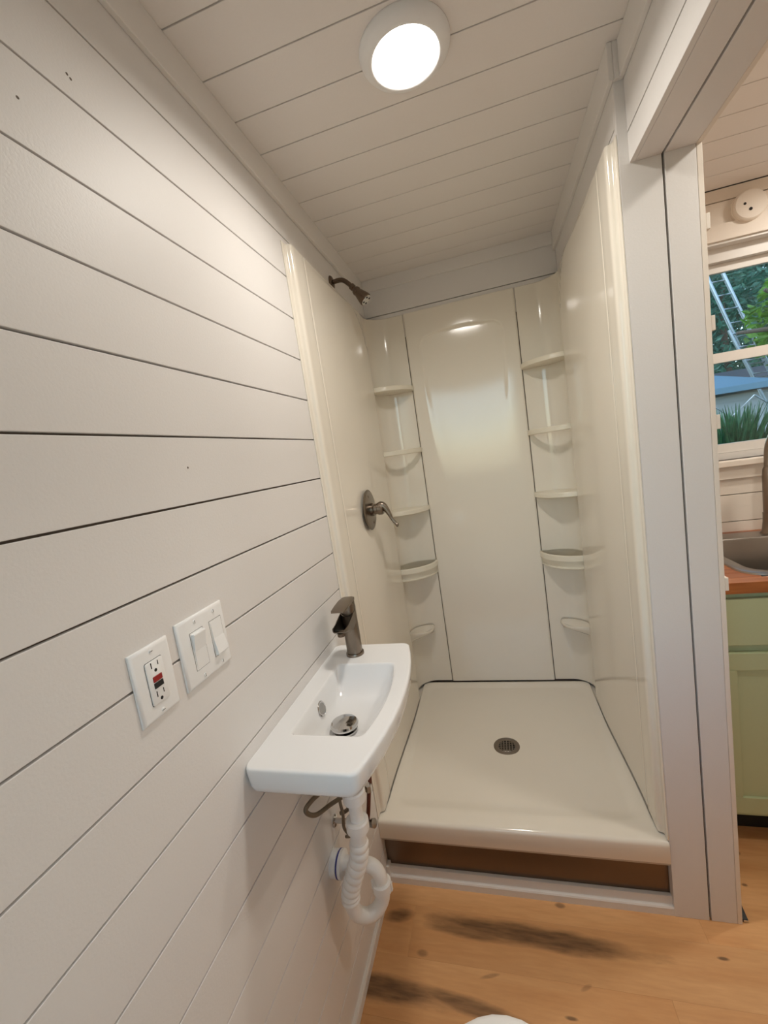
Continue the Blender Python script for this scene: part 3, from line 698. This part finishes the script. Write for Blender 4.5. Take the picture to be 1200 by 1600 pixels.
for k, yc in enumerate((.5905, .6415)):
    zc = (SZ0 + SZ1) / 2 + .0
    obj('frame_gap', loft(bmesh.new(), [yzr(yc - .0172, yc + .0172, zc - .0342, zc + .0342, .001, .0055), yzr(yc - .0172, yc + .0172, zc - .0342, zc + .0342, .001, .0064)]), 'dark', sw)
    obj('frame', loft(bmesh.new(), [yzr(yc - .0166, yc + .0166, zc - .0336, zc + .0336, .001, .0055), yzr(yc - .0166, yc + .0166, zc - .0336, zc + .0336, .001, .0066)]), 'plastic', sw)
    prof = [(.006, -.031), (.0068, -.031), (.0085, .0), (.0135, .029), (.0128, .031), (.006, .031)]
    if k == 1: prof = [(a, -b) for a, b in prof]
    bm = bmesh.new()
    loft(bm, [[(a, yc + s * .0145, zc + b) for a, b in prof] for s in (-1, 1)])
    obj('rocker', bm, 'plastic', sw, bevel=.0005)
    for z in (SZ0 + .0105, SZ1 - .0105):
        s_ = obj('screw', lathe(bmesh.new(), (.006, yc, z), (1, 0, 0), [(.0034, 0), (.003, .0012), (.0005, .0014)], 14), 'plastic', sw, smooth=True)
        obj('screw_slot', B(.0071, .0076, yc - .0004, yc + .0004, z - .0028, z + .0028), 'dark', s_)

# ------------------------------------------------------------------ ceiling lights
def ceiling_light(label, c, R, watts, col, spread):
    t = thing('ceiling_light', label, 'ceiling light', c)
    obj('trim_ring', lathe(bmesh.new(), c, (0, 0, -1), [(R, 0), (R, .003), (R * .985, .009), (R * .93, .016), (R * .82, .022), (R * .765, .0235), (R * .735, .021), (R * .73, .017)], 64, True, False), 'plastic', t, smooth='all')
    M['lens' + label] = emit_mat('lit_lens', col, 9.0)
    obj('lens', lathe(bmesh.new(), c, (0, 0, -1), [(R * .728, .0185), (R * .6, .0205), (R * .3, .0215), (.001, .0218)], 48, True, True), 'lens' + label, t, smooth=True)
    d = bpy.data.lights.new('lamp_light', 'AREA'); d.shape = 'DISK'; d.size = R * 1.42; d.energy = watts; d.color = col; d.spread = math.radians(spread)
    l = bpy.data.objects.new('lamp_light', d); COL.objects.link(l); l.parent = t; l.location = (0, 0, -.0235)
ceiling_light('round white ceiling light glowing above the sink', (.452, 1.062, CEIL), .1015, LAMP_W, (1.0, .945, .865), 156)
ceiling_light('round ceiling light just inside the kitchen doorway', (1.50, 1.0, CEIL), .1015, LAMP_K, (1.0, .93, .83), 178)
ceiling_light('unseen round ceiling light added to brighten the kitchen wall', (2.02, 1.70, CEIL), .1015, LAMP_K2_FILL, (1.0, .93, .83), 178)

# ------------------------------------------------------------------ toilet (only the tip of its lid is in view)
to = thing('toilet', 'white toilet whose closed lid peeks in at the bottom edge', 'toilet', (.44, .35, 0))
def egg(z, s, hw=.18, yb=.205, yt=.690, cyy=.455):
    P = []
    for k in range(40):
        a = 2 * PI * k / 40; c, s_ = math.cos(a), math.sin(a)
        ry = (yt - cyy) if s_ > 0 else (cyy - yb)
        pw = 1.0 if s_ > 0 else .55
        P.append((.44 + hw * s * (math.copysign(abs(c) ** pw, c)), cyy + ry * s * s_, z))
    return P
obj('bowl', loft(bmesh.new(), [egg(0, .62, .17), egg(.03, .60, .17), egg(.18, .62, .17), egg(.30, .85), egg(.36, .95), egg(.385, .965)]), 'ceramic', to, smooth=50)
obj('seat', loft(bmesh.new(), [egg(.386, .97), egg(.390, .99), egg(.400, .99), egg(.403, .975)]), 'plastic', to, smooth=40)
obj('lid', loft(bmesh.new(), [egg(.405, .975), egg(.408, 1.0), egg(.414, 1.0), egg(.420, .985), egg(.423, .95), egg(.4245, .7)]), 'plastic', to, smooth=60)
obj('tank', loft(bmesh.new(), [rrect(.26, .62, -.10, .085, .03, .36), rrect(.245, .635, -.105, .095, .03, .72)]), 'ceramic', to, smooth=50)
obj('tank_lid', loft(bmesh.new(), [rrect(.238, .642, -.108, .102, .03, .721), rrect(.238, .642, -.108, .102, .03, .745), rrect(.248, .632, -.10, .092, .03, .752)]), 'ceramic', to, smooth=50)
obj('pedestal_neck', loft(bmesh.new(), [rrect(.33, .55, -.06, .24, .05, .20), rrect(.29, .59, -.09, .26, .05, .36)]), 'ceramic', to, smooth=50)
obj('flush_lever', tube(bmesh.new(), [(.30, .096, .68), (.30, .108, .68), (.36, .112, .672)], .006, 10), 'chrome', to, smooth=True)

# ------------------------------------------------------------------ small things
al = thing('smoke_alarm', 'round cream smoke alarm above the kitchen window', 'smoke alarm', (1.650, YKW, 2.305))
bd = obj('body', lathe(bmesh.new(), (1.650, YKW, 2.303), (0, -1, 0), [(.060, 0), (.060, .012), (.057, .014), (.058, .016), (.058, .028), (.053, .033), (.02, .035), (.001, .035)], 40), 'kpaint', al, smooth=35)
obj('test_hole', lathe(bmesh.new(), (1.628, YKW - .0345, 2.307), (0, -1, 0), [(.005, 0), (.005, .0012)], 12), 'dark', al)
obj('test_hole', lathe(bmesh.new(), (1.647, YKW - .0348, 2.283), (0, -1, 0), [(.006, 0), (.006, .0012)], 12), 'dark', al)
ds = thing('door_stop', 'small black rubber door stop behind the jamb on the wood floor', 'door stop', (1.112, 1.31, 0))
obj('wedge', loft(bmesh.new(), [[(1.096, 1.268, 0), (1.112, 1.268, 0), (1.112, 1.268, .010), (1.096, 1.268, .010)], [(1.096, 1.285, 0), (1.113, 1.285, 0), (1.113, 1.285, .012), (1.096, 1.285, .012)], [(1.096, 1.33, 0), (1.111, 1.33, 0), (1.109, 1.33, .040), (1.096, 1.33, .040)]]), 'black', ds, bevel=.001)
obj('metal_tip', B(1.100, 1.1125, 1.2665, 1.2695, .001, .008), 'chrome', ds, bevel=.0006)

# ------------------------------------------------------------------ kitchen cabinet, worktop, sink
kc = thing('base_cabinet', 'sage green painted base cabinet under the wooden worktop', 'cabinet', (1.55, 1.87, 0))
CF = 1.548
obj('side_panel', B(1.10, 1.118, CF + .02, 2.17, .10, .920), 'green', kc); obj('side_panel', B(2.032, 2.05, CF + .02, 2.17, .10, .920), 'green', kc)
obj('bottom_panel', B(1.118, 2.032, CF + .02, 2.17, .105, .123), 'green', kc); obj('back_panel', B(1.118, 2.032, 2.152, 2.17, .123, .920), 'green', kc)
obj('face_frame', B(1.10, 2.05, CF, CF + .02, .105, .920), 'green', kc)
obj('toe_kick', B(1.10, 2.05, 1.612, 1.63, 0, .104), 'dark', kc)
def shaker(nm, x0, x1, z0, z1, rail, parent):
    y1 = CF - .0005; y0 = y1 - .019
    if rail == 0: return obj(nm, B(x0, x1, y0, y1, z0, z1), 'green', parent, bevel=.003)
    d = obj(nm, B(x0 + rail - .002, x1 - rail + .002, y0 + .009, y1, z0 + rail - .002, z1 - rail + .002), 'green', parent)
    for a in ((x0, x1, z0, z0 + rail), (x0, x1, z1 - rail, z1), (x0, x0 + rail, z0 + rail, z1 - rail), (x1 - rail, x1, z0 + rail, z1 - rail)):
        obj('door_rail', B(a[0], a[1], y0, y1, a[2], a[3]), 'green', d, bevel=.0015)
    return d
shaker('drawer_front', 1.16, 1.575, .742, .902, 0, kc); shaker('drawer_front', 1.585, 2.0, .742, .902, 0, kc)
for x0 in (1.175, 1.585):
    d = shaker('door', x0, x0 + .40, .128, .716, .060, kc)
    obj('knob', lathe(bmesh.new(), (x0 + (.36 if x0 < 1.5 else .04), CF - .02, .66), (0, -1, 0), [(.005, 0), (.005, .012), (.012, .018), (.012, .022), (.004, .026)], 16), 'nickel', d, smooth=True)
wt = thing('worktop', 'butcher block worktop of glued wooden staves over green cabinet', 'worktop', (1.6, 1.85, .922))
y = 1.520
while y < 2.185:
    y1 = min(y + .048, 2.188)
    if y1 < 1.60 or y > 2.09: obj('stave', B(1.10, 2.3, y + .0003, y1 - .0003, .9225, .960), 'butcher', wt, bevel=.0012)
    else:
        obj('stave', B(1.10, 1.335, y + .0003, y1 - .0003, .9225, .960), 'butcher', wt, bevel=.0012); obj('stave', B(1.965, 2.3, y + .0003, y1 - .0003, .9225, .960), 'butcher', wt, bevel=.0012)
    y = y1
ks_ = thing('kitchen_sink', 'brushed steel kitchen sink set into the wooden worktop', 'kitchen sink', (1.65, 1.85, .76))
SX0, SX1, SYA, SYB = 1.296, 2.0, 1.568, 2.135
obj('bowl', loft(bmesh.new(), [rrect(SX0, SX1, SYA, SYB, .075, .9602), rrect(SX0 + .002, SX1 - .002, SYA + .002, SYB - .002, .075, .966), rrect(SX0 + .008, SX1 - .008, SYA + .008, SYB - .008, .07, .9675), rrect(SX0 + .036, SX1 - .036, SYA + .036, 2.035, .06, .966), rrect(SX0 + .042, SX1 - .042, SYA + .042, 2.03, .06, .960), rrect(SX0 + .050, SX1 - .050, SYA + .050, 2.02, .06, .80), rrect(SX0 + .09, SX1 - .09, SYA + .09, 1.98, .05, .78)], False, True), 'steel', ks_, smooth=40)
kf = thing('kitchen_faucet', 'brushed nickel kitchen faucet behind the steel sink', 'faucet', (1.635, 2.085, .966))
obj('base', lathe(bmesh.new(), (1.635, 2.085, .9665), (0, 0, 1), [(.034, 0), (.034, .004), (.028, .012), (.024, .05), (.023, .085)], 28), 'nickel', kf, smooth=40)
obj('body', lathe(bmesh.new(), (1.635, 2.085, 1.05), (0, 0, 1), [(.0235, 0), (.0235, .005), (.021, .007), (.021, .16), (.018, .19), (.014, .20)], 28), 'nickel', kf, smooth=40)
obj('spout', tube(bmesh.new(), smooth_path([(1.635, 2.085, 1.24), (1.638, 2.08, 1.34), (1.65, 2.04, 1.41), (1.665, 1.97, 1.42), (1.675, 1.92, 1.37), (1.678, 1.905, 1.28)], 6), .0135, 16), 'nickel', kf, smooth=True)
obj('lever', tube(bmesh.new(), [(1.655, 2.085, 1.12), (1.685, 2.08, 1.13), (1.73, 2.07, 1.165)], [.012, .008, .006], 12), 'nickel', kf, smooth=True)

# ------------------------------------------------------------------ outdoors beyond the kitchen window
gd = struct('ground', B(-30, 45, 2.6, 60, -1.2, -.7), 'ground')
gd2 = struct('ground_rear', B(-30, 45, -40, -2.2, -1.2, -.7), 'ground')
def leaves(bm, n, fn, size):
    for _ in range(n):
        p = fn(); s = size * random.uniform(.6, 1.3)
        a = Vector((random.gauss(0, 1), random.gauss(0, 1), random.gauss(0, .6))).normalized(); b = a.cross(Vector((random.gauss(0, 1), random.gauss(0, 1), random.gauss(0, 1)))).normalized()
        c = a.cross(b) * .12
        v = [bm.verts.new(p + a * s), bm.verts.new(p + b * s * .42 + c * s), bm.verts.new(p - a * s), bm.verts.new(p - b * s * .42 + c * s)]
        bm.faces.new(v)
    return bm
def tree(label, base, h, rx, rz, mat, n, size, branches=()):
    t = thing('tree', label, 'tree', base, 'trees beyond the kitchen window'); bx, by, bz = base
    obj('trunk', tube(bmesh.new(), smooth_path([(bx, by, bz - .1), (bx + .1, by, bz + h * .4), (bx - .05, by, bz + h * .8), (bx, by, bz + h)], 4), [.16 - .10 * i / 12 for i in range(13)], 10), 'bark', t, smooth=True)
    for (a, b, c) in branches: obj('branch', tube(bmesh.new(), smooth_path([a, b, c], 4), [.08 - .05 * i / 8 for i in range(9)], 8), 'bark', t, smooth=True)
    def fn():
        while True:
            q = Vector((random.uniform(-1, 1), random.uniform(-1, 1), random.uniform(-1, 1)))
            if .25 < q.length < 1: return Vector((bx + q.x * rx, by + q.y * rx, bz + h * .72 + q.z * rz))
    lv = obj('leaves', leaves(bmesh.new(), n, fn, size), mat, t); lv['kind'] = 'stuff'
tree('blue-green tree directly behind the leaning ladder', (9.4, 19, -.7), 6.6, 3.6, 5.0, 'leaf_teal', 9000, .15, (((9.4, 19, 2.2), (10.7, 17.6, 3.1), (12.0, 16.6, 3.8)), ((9.4, 19, 1.8), (8.3, 17.6, 2.5), (7.4, 16.4, 3.6)), ((9.4, 19, 3), (10.4, 17.4, 4.4), (10.9, 16.2, 5.4))))
tree('bright green broad-leaved tree right of the ladder', (7.0, 9.8, -.7), 5.2, 1.45, 1.15, 'leaf_bright', 1900, .13, (((7.0, 9.8, 2.2), (6.3, 9.6, 3.0), (5.6, 9.5, 3.5)), ((7.0, 9.8, 2.4), (6.2, 9.6, 2.75), (5.2, 9.6, 2.85))))
tree('tall dark tree farthest left beyond the kitchen window', (1.2, 19, -.7), 8, 3.2, 4.5, 'leaf_dark', 5000, .17)
tree('tall dark tree farthest right beyond the kitchen window', (18.0, 20, -.7), 8, 3.6, 4.5, 'leaf_dark', 5000, .17)
tree('distant pale tree between the dark trees', (13, 32, -.7), 11, 7.5, 7.5, 'leaf_teal', 14000, .32)
# ladder
la = thing('ladder', 'grey aluminium extension ladder leaning outside the kitchen window', 'ladder', (7.6, 12, -.7))
def seg(p0, p1, w, name):
    bm = bmesh.new(); tube(bm, [p0, p1], w, 8); return obj(name, bm, 'alum', la)
LT, RT, LB_, RB_ = Vector((5.91, 12.2, 4.64)), Vector((6.235, 12.2, 4.64)), Vector((7.05, 11.75, .60)), Vector((7.375, 11.75, .60))
seg(LT, LB_, .042, 'rail'); seg(RT, RB_, .042, 'rail')
for i in range(12):
    t = (i + .55) / 12; seg(LT.lerp(LB_, t), RT.lerp(RB_, t), .026, 'rung')
L2, R2 = Vector((6.20, 11.98, 3.28)), Vector((6.60, 11.98, 3.28)); L3, R3 = Vector((7.40, 11.45, -.68)), Vector((7.80, 11.45, -.68))
seg(L2, L3, .034, 'rail'); seg(R2, R3, .034, 'rail')
for i in range(12):
    t = (i + .3) / 12; seg(L2.lerp(L3, t), R2.lerp(R3, t), .026, 'rung')
# canopy tent
ct = thing('canopy_tent', 'blue canopy tent on thin metal legs beyond the lower sash', 'canopy', (4.7, 9, -.7))
CXa, CXb, CYa, CYb, CZ = 3.2, 5.30, 8.6, 10.8, 1.86
bm = bmesh.new(); ap = bm.verts.new(((CXa + CXb) / 2, (CYa + CYb) / 2, 2.30))
cv = [bm.verts.new(p) for p in ((CXa, CYa, CZ), (CXb, CYa, CZ), (CXb, CYb, CZ), (CXa, CYb, CZ))]; cl = [bm.verts.new((v.co.x, v.co.y, CZ - .10)) for v in cv]
for i in range(4):
    j = (i + 1) % 4; bm.faces.new((cv[i], cv[j], ap)); bm.faces.new((cv[i], cl[i], cl[j], cv[j]))
co = obj('canopy', bm, 'canopy', ct); so_ = co.modifiers.new('thick', 'SOLIDIFY'); so_.thickness = .012
for (x, y) in ((CXa + .03, CYa + .03), (CXb - .03, CYa + .03), (CXb - .03, CYb - .03), (CXa + .03, CYb - .03)):
    obj('leg', tube(bmesh.new(), [(x, y, -.7), (x, y, CZ)], .03, 8), 'alum', ct)
for k in range(6):
    x0 = CXa + (CXb - CXa) * k / 6; x1 = CXa + (CXb - CXa) * (k + 1) / 6
    obj('brace', tube(bmesh.new(), [(x0, CYa + .05, 1.66 if k % 2 else 1.34), (x1, CYa + .05, 1.34 if k % 2 else 1.66)], .014, 6), 'alum', ct)
# neighbouring building with pale siding
nb_ = thing('garden_shed', 'pale sided building with a dark doorway behind the canopy', 'shed', (6.4, 12.5, -.7))
obj('wall', B(4.9, 8.6, 13.1, 15, -.7, 1.9), 'siding', nb_)
for k in range(14): obj('siding_board', B(4.88, 8.62, 13.06, 13.1, -.7 + k * .18 + .006, -.7 + (k + 1) * .18), 'siding', nb_)
obj('doorway', B(5.2, 5.85, 13.03, 13.06, -.7, 1.4), 'wallgrey', nb_)
obj('roof', prism(bmesh.new(), [(12.8, 1.85), (15.3, 1.85), (15.3, 1.95), (14.05, 2.5), (12.8, 1.95)], 0, 4.7, 8.8), 'wallgrey', nb_)
# ferny shrubs under the window
def shrub(label, c, r, h, n, mat):
    t = thing('shrub', label, 'shrub', c, 'shrubs below the kitchen window')
    bm = bmesh.new(); cx, cy, cz = c
    for _ in range(n):
        a = random.uniform(0, 2 * PI); L = random.uniform(.5, 1) * h; out = random.uniform(.2, 1) * r
        p0 = Vector((cx + random.uniform(-.3, .3) * r, cy + random.uniform(-.3, .3) * r, cz)); p2 = Vector((cx + math.cos(a) * out, cy + math.sin(a) * out, cz + L)); p1 = p0.lerp(p2, .55) + Vector((0, 0, L * .25))
        side = Vector((-math.sin(a), math.cos(a), 0)) * random.uniform(.014, .030)
        prev = None
        for i in range(6):
            u = i / 5; q = p0 * (1 - u) ** 2 + p1 * 2 * u * (1 - u) + p2 * u * u; w = side * math.sin(PI * min(.97, u * .9 + .08))
            cur = (bm.verts.new(q - w), bm.verts.new(q + Vector((0, 0, .012))), bm.verts.new(q + w))
            if prev: bm.faces.new((prev[0], prev[1], cur[1], cur[0])); bm.faces.new((prev[1], prev[2], cur[2], cur[1]))
            prev = cur
    o = obj('fronds', bm, mat, t); o['kind'] = 'stuff'
    obj('stem', tube(bmesh.new(), [(cx, cy, cz - .05), (cx, cy, cz + .3)], .03, 8), 'bark', t)
shrub('dark ferny shrub at the lower left of the kitchen window', (3.85, 7.0, -.7), .72, 2.25, 800, 'leaf_dark')
shrub('brighter ferny shrub at the lower right of the kitchen window', (5.35, 7.3, -.7), .72, 2.2, 800, 'leaf_bright')
